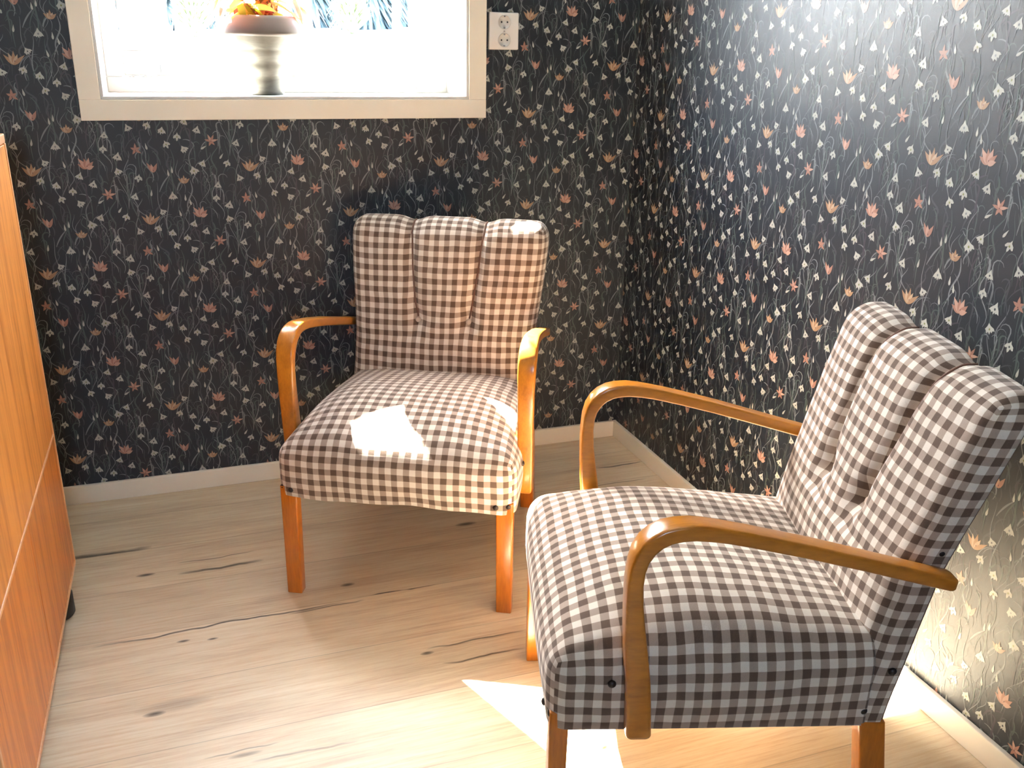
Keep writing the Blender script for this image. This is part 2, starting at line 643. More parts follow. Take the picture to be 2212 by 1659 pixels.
def build_tile():
    rng = random.Random(11)
    T = []   # (outline pts, material, layer)
    s = REP/1275

    def add(poly, mi, layer):
        T.append(([(x, y) for x, y in poly], mi, layer*1.0+28+(len(T) % 13)*.35))
    # stems: tapered wavy ribbons and hooked tips
    for q in range(150):
        x = rng.uniform(0, REP)
        y = rng.uniform(-REP, 0)
        kind = rng.random()
        n = 12
        pts = []
        if kind < .45:
            ln = rng.uniform(.05, .13)
            amp = rng.uniform(.004, .011)*rng.choice((-1, 1))
            ph = rng.uniform(0, 6.28)
            fq = rng.uniform(.7, 1.5)
            for i in range(n+1):
                t = i/n
                pts.append((x+amp*math.sin(ph+fq*6.28*t)+.015*(rng.random()*0+t)*amp/abs(amp), y+ln*t))
        elif kind < .75:
            ln = rng.uniform(.03, .06)
            r = rng.uniform(.006, .012)*rng.choice((-1, 1))
            for i in range(n+1):
                t = i/n
                if t < .6:
                    pts.append((x+.25*r*math.sin(t/.6*3.1), y+ln*t/.6))
                else:
                    a = (t-.6)/.4*math.pi*.95
                    pts.append((x+r*(1-math.cos(a)), y+ln+abs(r)*math.sin(a)))
        else:
            ln = rng.uniform(.025, .055)
            d = rng.uniform(-.5, .5)
            cv = rng.uniform(.2, .9)*rng.choice((-1, 1))
            a = d
            px_, py_ = x, y
            for i in range(n+1):
                pts.append((px_, py_))
                px_ += math.sin(a)*ln/n
                py_ += math.cos(a)*ln/n
                a += cv/n*2
        wd = rng.choice((.0011, .0015, .0020, .0027))
        mi = rng.choice((1, 1, 1, 2, 2, 9, 3, 3, 3, 2))
        if mi == 3:
            wd *= .9
        L, R = [], []
        for i, p in enumerate(pts):
            a = pts[min(i+1, n)]
            b = pts[max(i-1, 0)]
            tx, ty = a[0]-b[0], a[1]-b[1]
            l_ = math.hypot(tx, ty) or 1
            ww = wd*(.25+math.sin(math.pi*(i+.3)/(n+.6)))*.6
            L.append((p[0]-ty/l_*ww, p[1]+tx/l_*ww))
            R.append((p[0]+ty/l_*ww, p[1]-tx/l_*ww))
        T.append((L, R, mi, q*.25))
    # star flower
    x0, y0 = px(740, 950)
    for a, l_ in ((-75, .017), (-22, .019), (25, .019), (78, .019), (140, .014), (205, .014)):
        add(petal(x0, y0, a, l_, .0052), 10 if a in (-22, 78) else 5, 12)
    # small ragged star
    x, y = px(1070, 430)
    for a, l_ in ((-65, .013), (0, .017), (60, .013), (125, .016), (215, .014)):
        add(petal(x, y, a, l_, .0055), 5, 12)
    # narrow tulip
    x, y = px(1270, 680)
    for a, l_ in ((-30, .029), (-10, .022), (26, .026)):
        add(petal(x, y, a, l_, .0068, .5), 10 if a == -10 else 5, 12)
    # small cup
    x, y = px(1635, 800)
    for a, l_ in ((-48, .020), (-24, .016), (0, .021), (24, .016), (50, .019)):
        add(petal(x, y, a, l_, .0062, .5), 11 if abs(a) < 30 and a else 6, 12)
    # wide lily
    x, y = px(1220, 1285)
    for a, l_ in ((-42, .031), (-20, .029), (4, .032), (24, .026), (50, .034)):
        add(petal(x, y, a, l_, .0072, .45), 11 if a in (-20, 24) else 6, 12)
    # big tilted lily
    x, y = px(1835, 1190)
    for a, l_ in ((-62, .024), (-36, .032), (-10, .026), (14, .028), (44, .024), (72, .018)):
        add(petal(x, y, a, l_, .0080, .5), 10 if a in (-36, 14, 72) else 5, 12)
    # plum hearts of the flowers
    for X, Y in ((740, 950), (1070, 440), (1270, 660), (1635, 770), (1230, 1250), (1835, 1165)):
        x, y = px(X, Y)
        add([(x+.0011*math.cos(a), y+.0016*math.sin(a)) for a in (0, 1.26, 2.5, 3.8, 5.0)], 8, 18)
    for X, Y, sc in BELLS:
        x, y = px(X, Y)
        rot = rng.uniform(-28, 28)
        k = .0098*sc
        shp = rng.choice(('three', 'three', 'tri', 'four', 'wing'))
        if shp == 'tri':
            pts = [(0, 1.2), (.28, .55), (.75, .05), (1.05, -.6), (.6, -.52), (.4, -.72), (.2, -.5), (.02, -.95), (-.2, -.5), (-.45, -.75), (-.62, -.5), (-1.05, -.5), (-.7, .1), (-.3, .55)]
        elif shp == 'three':
            pts = [(0, 1.15), (.22, .6), (.8, .25), (1.0, -.35), (.75, -.5), (.35, -.2), (.22, -.85), (0, -1.2), (-.22, -.85), (-.35, -.2), (-.8, -.55), (-1.0, -.3), (-.75, .25), (-.22, .6)]
        elif shp == 'wing':
            pts = [(-.1, 1.1), (.3, .55), (.95, .1), (1.15, -.45), (.7, -.35), (.45, -.75), (.2, -.45), (-.05, -1.05), (-.35, -.5), (-.75, -.85), (-.8, -.3), (-1.0, .0), (-.45, .5)]
        else:
            pts = [(-.2, 1.0), (.2, .6), (.9, .7), (.75, .1), (1.0, -.5), (.4, -.6), (.05, -1.0), (-.3, -.6), (-.95, -.45), (-.65, 0), (-.8, .6), (-.35, .55)]
        ca, sa = math.cos(RAD(rot)), math.sin(RAD(rot))
        add([(x+k*(a*ca-b*sa), y+k*(a*sa+b*ca)) for a, b in pts], 4, 12)
        k2 = k*.19
        add([(x+k2*math.cos(t), y-k*.05+k2*math.sin(t)*1.2) for t in (0, 1.05, 2.1, 3.14, 4.2, 5.2)], rng.choice((7, 7, 1, 3)), 18)
    for X, Y, rot in BUDS:
        x, y = px(X, Y)
        ca, sa = math.cos(RAD(rot)), math.sin(RAD(rot))
        pts = [(0, .0095), (.0012, .004), (.0026, -.002), (.0022, -.006), (0, -.0085), (-.0022, -.006), (-.0026, -.002), (-.0012, .004)]
        add([(x+a*ca-b*sa, y+a*sa+b*ca) for a, b in pts], 4, 12)
    return T


TILE = build_tile()


def wallpaper(name, to_world, nrm, s0, s1, z1, star, hole, box_parts):
    """printed wall: solid boxes of wall plus the print, all one mesh. s runs to the right, z up"""
    vs, fs, mi = [], [], []
    for lo, hi in box_parts:
        b = len(vs)
        x0, y0, z0_ = lo
        x1, y1, z1_ = hi
        vs += [Vector(v) for v in ((x0, y0, z0_), (x1, y0, z0_), (x1, y1, z0_), (x0, y1, z0_), (x0, y0, z1_), (x1, y0, z1_), (x1, y1, z1_), (x0, y1, z1_))]
        for f in ((0, 3, 2, 1), (4, 5, 6, 7), (0, 1, 5, 4), (1, 2, 6, 5), (2, 3, 7, 6), (3, 0, 4, 7)):
            fs.append([b+i for i in f])
            mi.append(0)
    i0 = math.floor((s0-star[0])/REP)-1
    i1 = math.ceil((s1-star[0])/REP)+1
    j0 = math.floor((0-star[1])/REP)-1
    j1 = math.ceil((z1-star[1])/REP)+2
    for i in range(i0, i1+1):
        for j in range(j0, j1+1):
            ox = star[0]+i*REP
            oz = star[1]+j*REP+(REP/2 if i % 2 else 0)
            for it in TILE:
                if len(it) == 3:
                    P, m_, layer = it
                    P = [(ox+a, oz+b) for a, b in P]
                    strip = None
                else:
                    L, R, m_, layer = it
                    P = [(ox+a, oz+b) for a, b in L]+[(ox+a, oz+b) for a, b in R]
                    strip = len(L)
                xs = [p[0] for p in P]
                zs = [p[1] for p in P]
                if max(xs) < s0+.0005 or min(xs) > s1-.0005 or max(zs) < .001 or min(zs) > z1:
                    continue
                if hole and max(xs) > hole[0] and min(xs) < hole[1] and max(zs) > hole[2] and min(zs) < hole[3]:
                    continue
                P = [(min(max(a, s0), s1), min(max(b, 0.001), z1)) for a, b in P]
                off = .00010+layer*.0000085
                b0 = len(vs)
                vs += [to_world(a, b)+nrm*off for a, b in P]
                if strip is None:
                    cx = sum(p[0] for p in P)/len(P)
                    cz = sum(p[1] for p in P)/len(P)
                    n = len(P)
                    if len(P) > 9 or m_ == 4:
                        vs.append(to_world(cx, cz)+nrm*off)
                        for k in range(n):
                            fs.append([b0+k, b0+(k+1) % n, b0+n])
                            mi.append(m_)
                    else:
                        fs.append(list(range(b0, b0+n)))
                        mi.append(m_)
                else:
                    for k in range(strip-1):
                        fs.append([b0+k, b0+k+1, b0+strip+k+1, b0+strip+k])
                        mi.append(m_)
    o = pydata(name, vs, fs, PAPER)
    o.data.polygons.foreach_set('material_index', mi)
    o.data.update()
    tag(o, kind='structure')
    return o


wallpaper('wall_back', lambda a, b: Vector((a, 0, b)), Vector((0, -1, 0)), XL, 0, ZC, (-1.2305, .9945), (OX0-.01, OX1+.01, OZ0-.01, OZ1+.01),
          [((XL-.1, 0, 0), (OX0, TW, ZC)), ((OX1, 0, 0), (XR+.1, TW, ZC)), ((OX0, 0, 0), (OX1, TW, OZ0)), ((OX0, 0, OZ1), (OX1, TW, ZC))])
wallpaper('wall_right', lambda a, b: Vector((0, -a, b)), Vector((-1, 0, 0)), 0, -YF, ZC, (.6075, 1.1285), None,
          [((0, YF-.1, 0), (.1, 0, ZC))])

# rear wall of the room (behind the camera) with a window added for fill
WX0, WX1, WZ0, WZ1 = -1.75, -1.25, 1.15, 1.70
rw = [box('a', (XL-.1, YF-.1, 0), (WX0, YF, ZC), M['plain'], bevel=0), box('a', (WX1, YF-.1, 0), (XR+.1, YF, ZC), M['plain'], bevel=0),
      box('a', (WX0, YF-.1, 0), (WX1, YF, WZ0), M['plain'], bevel=0), box('a', (WX0, YF-.1, WZ1), (WX1, YF, ZC), M['plain'], bevel=0)]
tag(join('wall_front', rw), kind='structure')
w2 = empty('fill_window', kind='structure')
fr = []
for lo, hi in (((WX0, YF-.09, WZ0), (WX1, YF-.02, WZ0+.05)), ((WX0, YF-.09, WZ1-.05), (WX1, YF-.02, WZ1)),
               ((WX0, YF-.09, WZ0+.05), (WX0+.05, YF-.02, WZ1-.05)), ((WX1-.05, YF-.09, WZ0+.05), (WX1, YF-.02, WZ1-.05))):
    fr.append(box('a', lo, hi, M['white'], bevel=.003))
join('window_frame', fr, w2)
box('pane', (WX0+.05, YF-.06, WZ0+.05), (WX1-.05, YF-.054, WZ1-.05), M['glass'], w2, bevel=0)

# baseboards
BH, BT = .0555, .0116
tag(box('baseboard_back', (XL, -BT, 0), (-BT, 0, BH), M['base'], bevel=.0025), kind='structure')
tag(box('baseboard_right', (-BT, YF, 0), (0, 0, BH), M['base'], bevel=.0025), kind='structure')

# ------------------------------------------------------------------ window in the back wall
win = empty('window_1', kind='structure')
cw, ct = .0505, .0165


def frame4(name, x0, x1, z0, z1, wd, y0, y1, m_, bev=.002):
    """four mitred-looking bars around a rectangle, outside dimension x0..x1"""
    P = []
    wl, wr, wb, wt = wd if isinstance(wd, tuple) else (wd,)*4
    P.append(box('a', (x0, y0, z0), (x1, y1, z0+wb), m_, bevel=bev))
    P.append(box('a', (x0, y0, z1-wt), (x1, y1, z1), m_, bevel=bev))
    P.append(box('a', (x0, y0, z0+wb), (x0+wl, y1, z1-wt), m_, bevel=bev))
    P.append(box('a', (x1-wr, y0, z0+wb), (x1, y1, z1-wt), m_, bevel=bev))
    return join(name, P, win)


tag(frame4('casing', OX0-cw, OX1+cw, OZ0-cw, OZ1+cw, cw, -ct, 0, M['cream'], .0015), 'cream painted casing')
frame4('reveal', OX0, OX1, OZ0, OZ1, .008, -ct+.003, .215, M['white'])
frame4('window_frame', OX0+.008, OX1-.008, OZ0+.008, OZ1-.008, .040, .190, .275, M['white'])
frame4('sash', OX0+.053, OX1-.053, OZ0+.050, OZ1-.050, (.052, .052, .064, .052), .205, .265, M['white'], .004)
frame4('glazing_bead', OX0+.103, OX1-.103, OZ0+.112, OZ1-.100, .006, .222, .245, M['white'], .001)
box('pane', (OX0+.105, .232, OZ0+.102), (OX1-.105, .238, OZ1-.102), M['glass'], win, bevel=0)
# espagnolette plate and hinge cups on the bottom of the sash
tag(box('hinge', (-1.338, .196, 1.155), (-1.333, .206, 1.178), M['metal'], win, bevel=.001), 'small metal hinge')
tag(box('latch_plate', (-.650, .186, 1.120), (-.622, .200, 1.136), M['metal'], win, bevel=.003), 'grey metal latch')

# ------------------------------------------------------------------ wall socket
so = empty('wall_socket', 'white double wall socket on dark floral wallpaper beside the window casing', 'socket', (-.4225, 0, 1.282))
rbox('faceplate', (-.0435, -.012, -.049), (.0435, 0, .049), ((.004, .004), (.005, 0), (.004, .004)), mats=M['socket'], parent=so, nr=3)
for dz in (.0235, -.0235):
    rec = lathe('socket_recess', [(.0185, 0), (.0188, .0012), (.0172, .0014), (.0168, -.0005), (.0120, -.0045), (0.001, -.0045)][:5], 40, M['socket_in'], so)
    rec.rotation_euler = (RAD(90), 0, 0)
    rec.location = (0, -.0122, dz)
    for dx in (-.0085, .0085):
        h = lathe('pin_hole', [(.0022, 0), (.0022, .0006)], 14, M['dark'], rec)
        h.location = (dx, 0, .0012)
    for s_ in (-1, 1):
        g = box('earth_clip', (-.0022, -.0008+.0148*s_-.001, .0004), (.0022, .0008+.0148*s_+.001, .0034), M['metal'], rec, bevel=.0004)
sg = lathe('centre_screw', [(.0020, 0), (.0020, .0012)], 14, M['metal'], so)
sg.rotation_euler = (RAD(90), 0, 0)
sg.location = (0, -.012, 0)

# ------------------------------------------------------------------ armchair
ARM_OUT = [(.117, .262), (.115, .31), (.112, .357), (.1075, .41), (.105, .45), (.1035, .49), (.1035, .525), (.106, .555), (.1115, .577),
           (.121, .594), (.134, .607), (.150, .616), (.168, .6205), (.19, .622), (.215, .6195), (.24, .615), (.27, .609), (.30, .602), (.37, .585),
           (.45, .563), (.53, .541), (.585, .526)]
ARM_IN = [(.156, .262), (.153, .31), (.149, .357), (.1415, .41), (.135, .45), (.1295, .49), (.127, .525), (.1285, .548), (.1325, .564),
          (.140, .577), (.150, .587), (.163, .5935), (.177, .5965), (.196, .5975), (.219, .5955), (.242, .592), (.268, .5865), (.297, .580), (.365, .5635),
          (.446, .5415), (.526, .519), (.582, .504)]


def arm_mesh(sgn):
    vs, fs = [], []
    n = len(ARM_OUT)
    prof = []
    K = 3
    stations = []
    for i in range(n):
        o_, i_ = Vector((0, *ARM_OUT[i])), Vector((0, *ARM_IN[i]))
        yv = (o_.y+i_.y)/2
        t = i/(n-1)
        xc = .2815-.010*smooth01((yv-.2)/.4)
        hw = .0175+.0035*math.exp(-((i-9)/4.0)**2)-.0015*smooth01((yv-.3)/.3)
        stations.append((o_, i_, xc, hw, 1.0))
    # rounded tips: add shrunk end stations
    def tip(a, b, sign):
        o_, i_, xc, hw, _ = a
        o2, i2, *_r = b
        d = ((o_+i_)/2-(o2+i2)/2).normalized()
        out = []
        for q, (adv, sc) in enumerate(((.004, .93), (.0075, .80), (.0095, .60))):
            c = (o_+i_)/2
            out.append((c+(o_-c)*sc+d*adv, c+(i_-c)*sc+d*adv, xc, hw*sc, 1))
        return out
    st = tip(stations[0], stations[1], 0)[::-1]+stations+tip(stations[-1], stations[-2], 1)
    ring = None
    for o_, i_, xc, hw, _ in st:
        c = (o_+i_)/2
        h = (o_-i_)/2
        hl = h.length
        hd = h.normalized()
        r = min(.005, hl*.45, hw*.45)
        pts = []
        for cx, cz in ((1, 1), (-1, 1), (-1, -1), (1, -1)):
            for q in range(K+1):
                a0 = {(1, 1): 0, (-1, 1): 90, (-1, -1): 180, (1, -1): 270}[(cx, cz)]
                a = RAD(a0+90*q/K)
                pts.append((cx*(hw-r)+r*math.cos(a), cz*(hl-r)+r*math.sin(a)))
        ring = len(pts)
        for a, b in pts:
            p = c+hd*b
            vs.append(Vector((sgn*(xc+a*sgn*sgn), p.y, p.z)))
    for i in range(len(st)-1):
        for k in range(ring):
            a, b = i*ring+k, i*ring+(k+1) % ring
            f = [a, b, b+ring, a+ring]
            fs.append(f if sgn > 0 else f[::-1])
    c0 = list(range(ring))
    c1 = [(len(st)-1)*ring+k for k in range(ring)]
    fs.append(c0[::-1] if sgn > 0 else c0)
    fs.append(c1 if sgn > 0 else c1[::-1])
    me = bpy.data.meshes.new('armrest')
    me.from_pydata([tuple(v) for v in vs], [], fs)
    me.update()
    return me


SEAT_HX, SEAT_Z0, SEAT_Z1, SEAT_Y1 = .277, .258, .386, .512


def seat_dome(x, y):
    t = min(max(y/.50, 0), 1)
    if t < .45:
        g = 1-(1-t/.45)**2.4
    else:
        g = 1-.62*((t-.45)/.55)**1.5
    l_ = 1-abs(x/SEAT_HX)**4.5
    return .066*max(l_, 0)*g


def seat_deform(q, p):
    x, y, z = q
    k = min(max((z-SEAT_Z0)/(SEAT_Z1-SEAT_Z0), 0), 1)
    d = seat_dome(x, y)*(k**3)
    bx = 1-abs(x/SEAT_HX)**4
    by = math.sin(math.pi*min(max(y/SEAT_Y1, 0), 1))
    # sides and front belly out a little, corners stay
    belly = math.sin(math.pi*min(max(k, 0), 1))
    nx = x*(1-.07*y/.5)
    if abs(x) > SEAT_HX*.8:
        nx += math.copysign(.010*belly*by, x)
    ny = y-(.010*belly*bx if y < .05 else 0)
    # hem of the front sags and waves slightly
    zz = z+d
    if k < .4:
        zz += (.0025*math.sin(x*19+1)+.0015*math.sin(x*43))*(1-k/.4)
    zz -= .018*(y/.5)*(1-k)
    zz += .0016*mnoise.noise(Vector((x*14, y*14, 1)))*k
    # side drop of the stuffed edge
    return Vector((nx, ny, zz))


def seat_uv(ax, side, p):
    # fabric lies in one piece over top, front and sides
    if ax == 2:
        return (p.x, p.y)
    if ax == 1:
        return (p.x, (SEAT_Z1-p.z)*-1.0) if side == 0 else (p.x, .6+p.z)
    s = 1 if side else -1
    return (s*(SEAT_HX+(SEAT_Z1-p.z)), p.y)


REAR = [(.20, .530), (.247, .536), (.284, .542), (.40, .566), (.521, .591), (.669, .632), (.737, .652), (.81, .672)]
HALFW = [(.24, .256), (.35, .254), (.41, .251), (.50, .249), (.58, .255), (.66, .264), (.74, .270), (.80, .271)]
SEAMX = [(.50, .066), (.54, .069), (.60, .080), (.68, .090), (.79, .099), (.82, .099)]
BK_T = .062
BK_Z0, BK_Z1 = .234, .803


def back_deform(q, p):
    # q.x in [-1..1]*.27, q.y 0 (front) .. BK_T (rear), q.z height
    x, y, z = q
    hw = interp(z, HALFW)
    nx = x/.27*hw
    depth = y/BK_T
    fwd = (1-depth)
    b = 1-abs(x/.27)**3.0
    zb = interp(z, [(.26, .2), (.36, .9), (.46, 1.15), (.54, .95), (.62, .95), (.72, .8), (.80, .45)])
    bulge = .024*b*zb
    sx = interp(z, SEAMX)
    fade = smooth01((z-.515)/.06)
    g = 0
    for s in (-1, 1):
        dx = nx-s*sx
        g += .0155*math.exp(-(dx/.0125)**2)*fade
        g += .007*math.exp(-(dx/.035)**2)*fade
        g += .024*math.exp(-((nx-s*.069)/.026)**2-((z-.540)/.030)**2)
        # pulled creases under the buttons
        g += .006*math.exp(-((nx-s*.072)/.05)**2-((z-.505)/.012)**2)
    wr = .0018*mnoise.noise(Vector((nx*16, 3, z*16)))
    yr = interp(z, REAR)
    top = smooth01((z-.745)/.055)
    nz = z
    dip = 0
    for s in (-1, 1):
        dip += .012*math.exp(-((nx-s*.099)/.028)**2)
    nz -= dip*top
    nz -= .004*(abs(x/.27)**6)*top
    ny = yr-BK_T+y-(bulge+wr)*fwd+g*fwd
    return Vector((nx, ny, nz))


def back_uv(ax, side, p):
    if ax == 1:
        return (p.x, p.z) if side == 0 else (p.x+.007, p.z+.01)
    if ax == 2:
        return (p.x, BK_Z1+p.y if side else BK_Z0-p.y)
    s = 1 if side else -1
    return (s*(.27+p.y), p.z)


def leg_deform(y_lean=0.0, x_lean=0.0, zt=.27, taper=.12, cx=0, cy=0):
    def f(q, p):
        t = (zt-q.z)/zt
        s = 1-taper*t
        return Vector((cx+(q.x-cx)*s+x_lean*t, cy+(q.y-cy)*s+y_lean*t, q.z))
    return f


def make_chair():
    root = empty('armchair', 'x', 'armchair')
    seat = rbox('seat', (-SEAT_HX, 0, SEAT_Z0), (SEAT_HX, SEAT_Y1, SEAT_Z1),
                ((.034, .034), (.034, .01), (.002, .036)), (44, 40, 8), seat_deform, seat_uv, M['gingham'], root, nr=6)
    back = rbox('backrest', (-.27, 0, BK_Z0), (.27, BK_T, BK_Z1),
                ((.034, .034), (.038, .006), (.004, .046)), (150, 3, 84), back_deform, back_uv, M['gingham'], root, nr=6)
    for s in (-1, 1):
        pts = []
        for i in range(27):
            z = .548+(.756-.548)*i/26
            xs = s*interp(z, SEAMX)/interp(z, HALFW)*.27
            v = back_deform(Vector((xs, 0, z)), None)
            pts.append(v+Vector((0, .0012, 0)))
        for a in (15, 30, 45, 60, 75, 90):
            z = .756+.046*math.sin(RAD(a))
            y = .038*(1-math.cos(RAD(a)))
            xs = s*.099/.271*.27
            pts.append(back_deform(Vector((xs, y, z)), None)+Vector((0, 0, .0005)))
        pts.append(back_deform(Vector((xs, BK_T-.006, BK_Z1)), None))
        tube('seam_piping', pts, .0030, M['cord'], back, 8)
        bz = .540
        b0 = back_deform(Vector((s*.069/.249*.27, 0, bz)), None)
        b = lathe('button', [(.0085, 0), (.0090, .002), (.0080, .0045), (.0050, .0062), (.0015, .0068)], 20, M['button'], back)
        b.rotation_euler = (RAD(90-16), 0, 0)
        b.location = b0+Vector((0, .0010, -.001))
        # edge cord down the rear corner of the back
        ep = []
        for i in range(30):
            z = .238+(.765-.238)*i/29
            v = back_deform(Vector((s*.2612, BK_T-.0015, z)), None)
            ep.append(v+Vector((s*.0006, .0012, 0)))
        tube('edge_piping', ep, .0022, M['cord'], back, 6)
    # legs
    for s in (-1, 1):
        x0, x1 = sorted((s*.232, s*.271))
        rbox('front_leg', (x0, .003, 0), (x1, .033, .285), ((.004, .004), (.004, .004), (.0015, .001)), (1, 1, 5),
             leg_deform(0, 0, .27, .08, s*.2715, .004), None, M['leg'], root, nr=3)
        x0, x1 = sorted((s*.223, s*.258))
        rbox('rear_leg', (x0, .492, 0), (x1, .534, .246), ((.004, .004), (.004, .004), (.0015, .001)), (1, 1, 6),
             leg_deform(.040, 0, .28, -.05, s*.24, .512), None, M['leg'], root, nr=3)
        am = link('armrest', arm_mesh(s), M['arm'], root, True)
    # nails
    nl = [(-.265, .0075, .281, 'f'), (-.243, -.001, .279, 'f'), (.233, -.0025, .277, 'f'), (.260, .0045, .278, 'f')]
    for s in (-1, 1):
        nl += [(s*.2795, .094, .345, 's'), (s*.255, .500, .268, 's'), (s*.2555, .535, .342, 's'), (s*.249, .578, .548, 's')]
    for x, y, z, k in nl:
        n_ = lathe('nail', [(.0066, 0), (.0063, .0016), (.0045, .0036), (.0015, .0046)], 16, M['nail'], root)
        n_.location = (x, y, z)
        n_.rotation_euler = (RAD(90), 0, 0) if k == 'f' else (0, RAD(90 if x > 0 else -90), 0)
    return root


def copy_tree(o, parent=None):
    c = o.copy()
    COL.objects.link(c)
    c.parent = parent
    for ch in list(o.children):
        copy_tree(ch, c)
    return c


ch1 = make_chair()
ch2 = copy_tree(ch1)
ch1.location = (-.9305, -.7730, 0)
ch1.rotation_euler = (0, 0, -.47748)
ch2.location = (-.7854, -1.2958, 0)
ch2.rotation_euler = (0, 0, -1.8640)
GR = 'gingham armchairs in the corner'
tag(ch1, 'brown and cream gingham armchair under the window, facing the room, sun patch on its seat', 'armchair', GR)
tag(ch2, 'brown and white gingham armchair in the foreground turned sideways, back toward the right wall', 'armchair', GR)

# ------------------------------------------------------------------ cabinet
CX, CY0, CY1, CB, CT_ = -1.645, -1.36, -.452, .058, 1.058
cab = empty('cabinet', 'tall orange teak cabinet standing at the left edge of the room', 'cabinet', (-1.86, -.90, 0))


def crel(v):
    return (v[0]+1.86, v[1]+.90, v[2])


def cbox(name, lo, hi, m_, bevel=.0015, parent=cab):
    return box(name, crel(lo), crel(hi), m_, parent, bevel)


XB = XL+.012
cr = [cbox('a', (XB, CY1-.016, CB), (CX-.003, CY1, CT_-.018), M['teak'], parent=None), cbox('a', (XB, CY0, CB), (CX-.003, CY0+.016, CT_-.018), M['teak'], parent=None),
      cbox('a', (XB, CY0+.016, CB), (CX-.003, CY1-.016, CB+.016), M['teak'], parent=None), cbox('a', (XB, CY0+.016, CB+.016), (XB+.008, CY1-.016, CT_-.018), M['teak'], parent=None),
      cbox('a', (XB+.008, CY0+.016, .385), (CX-.02, CY1-.016, .400), M['teak'], parent=None)]
join('carcass', cr, cab)
cbox('cabinet_top', (XB, CY0-.001, CT_-.018), (CX+.001, CY1+.001, CT_), M['teak_edge'], .002)
eb = [cbox('a', (CX-.003, CY1-.010, CB), (CX+.0015, CY1, CT_-.018), M['teak_edge'], parent=None), cbox('a', (CX-.003, CY0, CB), (CX+.0015, CY0+.010, CT_-.018), M['teak_edge'], parent=None),
      cbox('a', (CX-.003, CY0+.010, CB), (CX+.0015, CY1-.010, CB+.010), M['teak_edge'], parent=None),
      cbox('a', (CX-.003, CY0+.010, .392), (CX+.0013, CY1-.010, .399), M['teak_edge'], parent=None)]
tag(join('edge_banding', eb, cab), 'paler solid edge strip')
cbox('flap_door', (CX-.02, CY0+.0115, .4005), (CX, CY1-.0115, CT_-.0205), M['teak'])
ym = -.889
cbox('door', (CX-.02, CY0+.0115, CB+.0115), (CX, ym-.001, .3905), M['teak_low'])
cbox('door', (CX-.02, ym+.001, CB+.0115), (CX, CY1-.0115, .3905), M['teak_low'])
for fy in (CY1-.13, CY0+.13):
    for fx in (CX-.030, XB+.06):
        f_ = lathe('foot', [(.030, 0), (.034, .006), (.034, CB-.004), (.030, CB)], 24, M['foot'], cab)
        f_.location = crel((fx, fy, 0))

# ------------------------------------------------------------------ potted plant on the window sill
m_ = mat('stoneware', rough=.55)
N = NT(m_)
v = N.coords('Object', scale=(1, 1, 5))
n1 = N.noise(v, 7, 4, .6, .8)
c = N.ramp(n1, [(.3, (.10, .09, .072)), (.55, (.17, .16, .132)), (.8, (.24, .23, .20))])
N.l(c, N.b.inputs['Base Color'])
M['pot'] = m_
M['pot_rim'] = paper('stoneware_rim', (.16, .13, .11), .2, .55)
M['soil'] = paper('soil', (.05, .035, .025), .4, .9)
SILL = OZ0+.008
pl = empty('potted_plant', 'ribbed grey stoneware pot with orange and yellow leaved plant on the window sill', 'plant', (-1.073, .085, SILL))
pot = lathe('pot', [(.046, 0), (.0485, .002), (.0495, .02), (.052, .045), (.0530, .052), (.0560, .055), (.0585, .075), (.060, .087), (.0635, .090),
                    (.069, .112), (.071, .118), (.0745, .121), (.079, .140), (.083, .149), (.084, .152), (.078, .152), (.070, .13), (.052, .06), (.040, .01)],
            64, M['pot'], pl)
tag(lathe('pot_rim', [(.083, .1485), (.1085, .1495), (.1115, .155), (.1105, .161), (.104, .174), (.094, .190), (.089, .198), (.084, .199), (.081, .193), (.080, .16), (.079, .1495)],
          64, M['pot_rim'], pot, close=False), 'taupe flared rim')
lathe('soil', [(.079, .172), (.06, .178), (.02, .181), (.002, .181)], 32, M['soil'], pl)


def leaf_mesh(rng, ln, wd, droop):
    vs, fs = [], []
    n = 7
    for i in range(n+1):
        t = i/n
        w_ = wd*math.sin(math.pi*min(.06+t*.94, 1))**.7
        if i == n:
            w_ = 0.0005
        y = ln*t
        z = -droop*t*t
        vs += [(-w_/2, y, z+.12*w_), (0, y, z), (w_/2, y, z+.12*w_)]
    for i in range(n):
        a = i*3
        fs += [[a, a+1, a+4, a+3], [a+1, a+2, a+5, a+4]]
    return vs, fs


LEAFC = [(.80, .30, .10), (.72, .18, .08), (.85, .50, .15), (.80, .72, .12), (.45, .55, .10), (.55, .12, .08), (.85, .62, .45)]
LM = []
for i, c_ in enumerate(LEAFC):
    lm_ = mat('leaf_tone_%s' % 'abcdefg'[i], c_, .45)
    lb = lm_.node_tree.nodes['Principled BSDF']
    N = NT(lm_)
    v = N.coords('Object')
    nn = N.noise(v, 35, 3)
    N.l(N.mix(nn, tuple(x*.65 for x in c_), tuple(min(1, x*1.25) for x in c_)), lb.inputs['Base Color'])
    tr = N.n('ShaderNodeBsdfTranslucent')
    tr.inputs[0].default_value = (*c_, 1)
    mx = N.n('ShaderNodeMixShader')
    mx.inputs[0].default_value = .45
    out = [n for n in lm_.node_tree.nodes if n.type == 'OUTPUT_MATERIAL'][0]
    N.l(lb.outputs[0], mx.inputs[1])
    N.l(tr.outputs[0], mx.inputs[2])
    N.l(mx.outputs[0], out.inputs[0])
    LM.append(lm_)
M['stem'] = paper('plant_stem', (.35, .16, .07), .3, .6)
rng = random.Random(5)
lv, lf, lmi = [], [], []


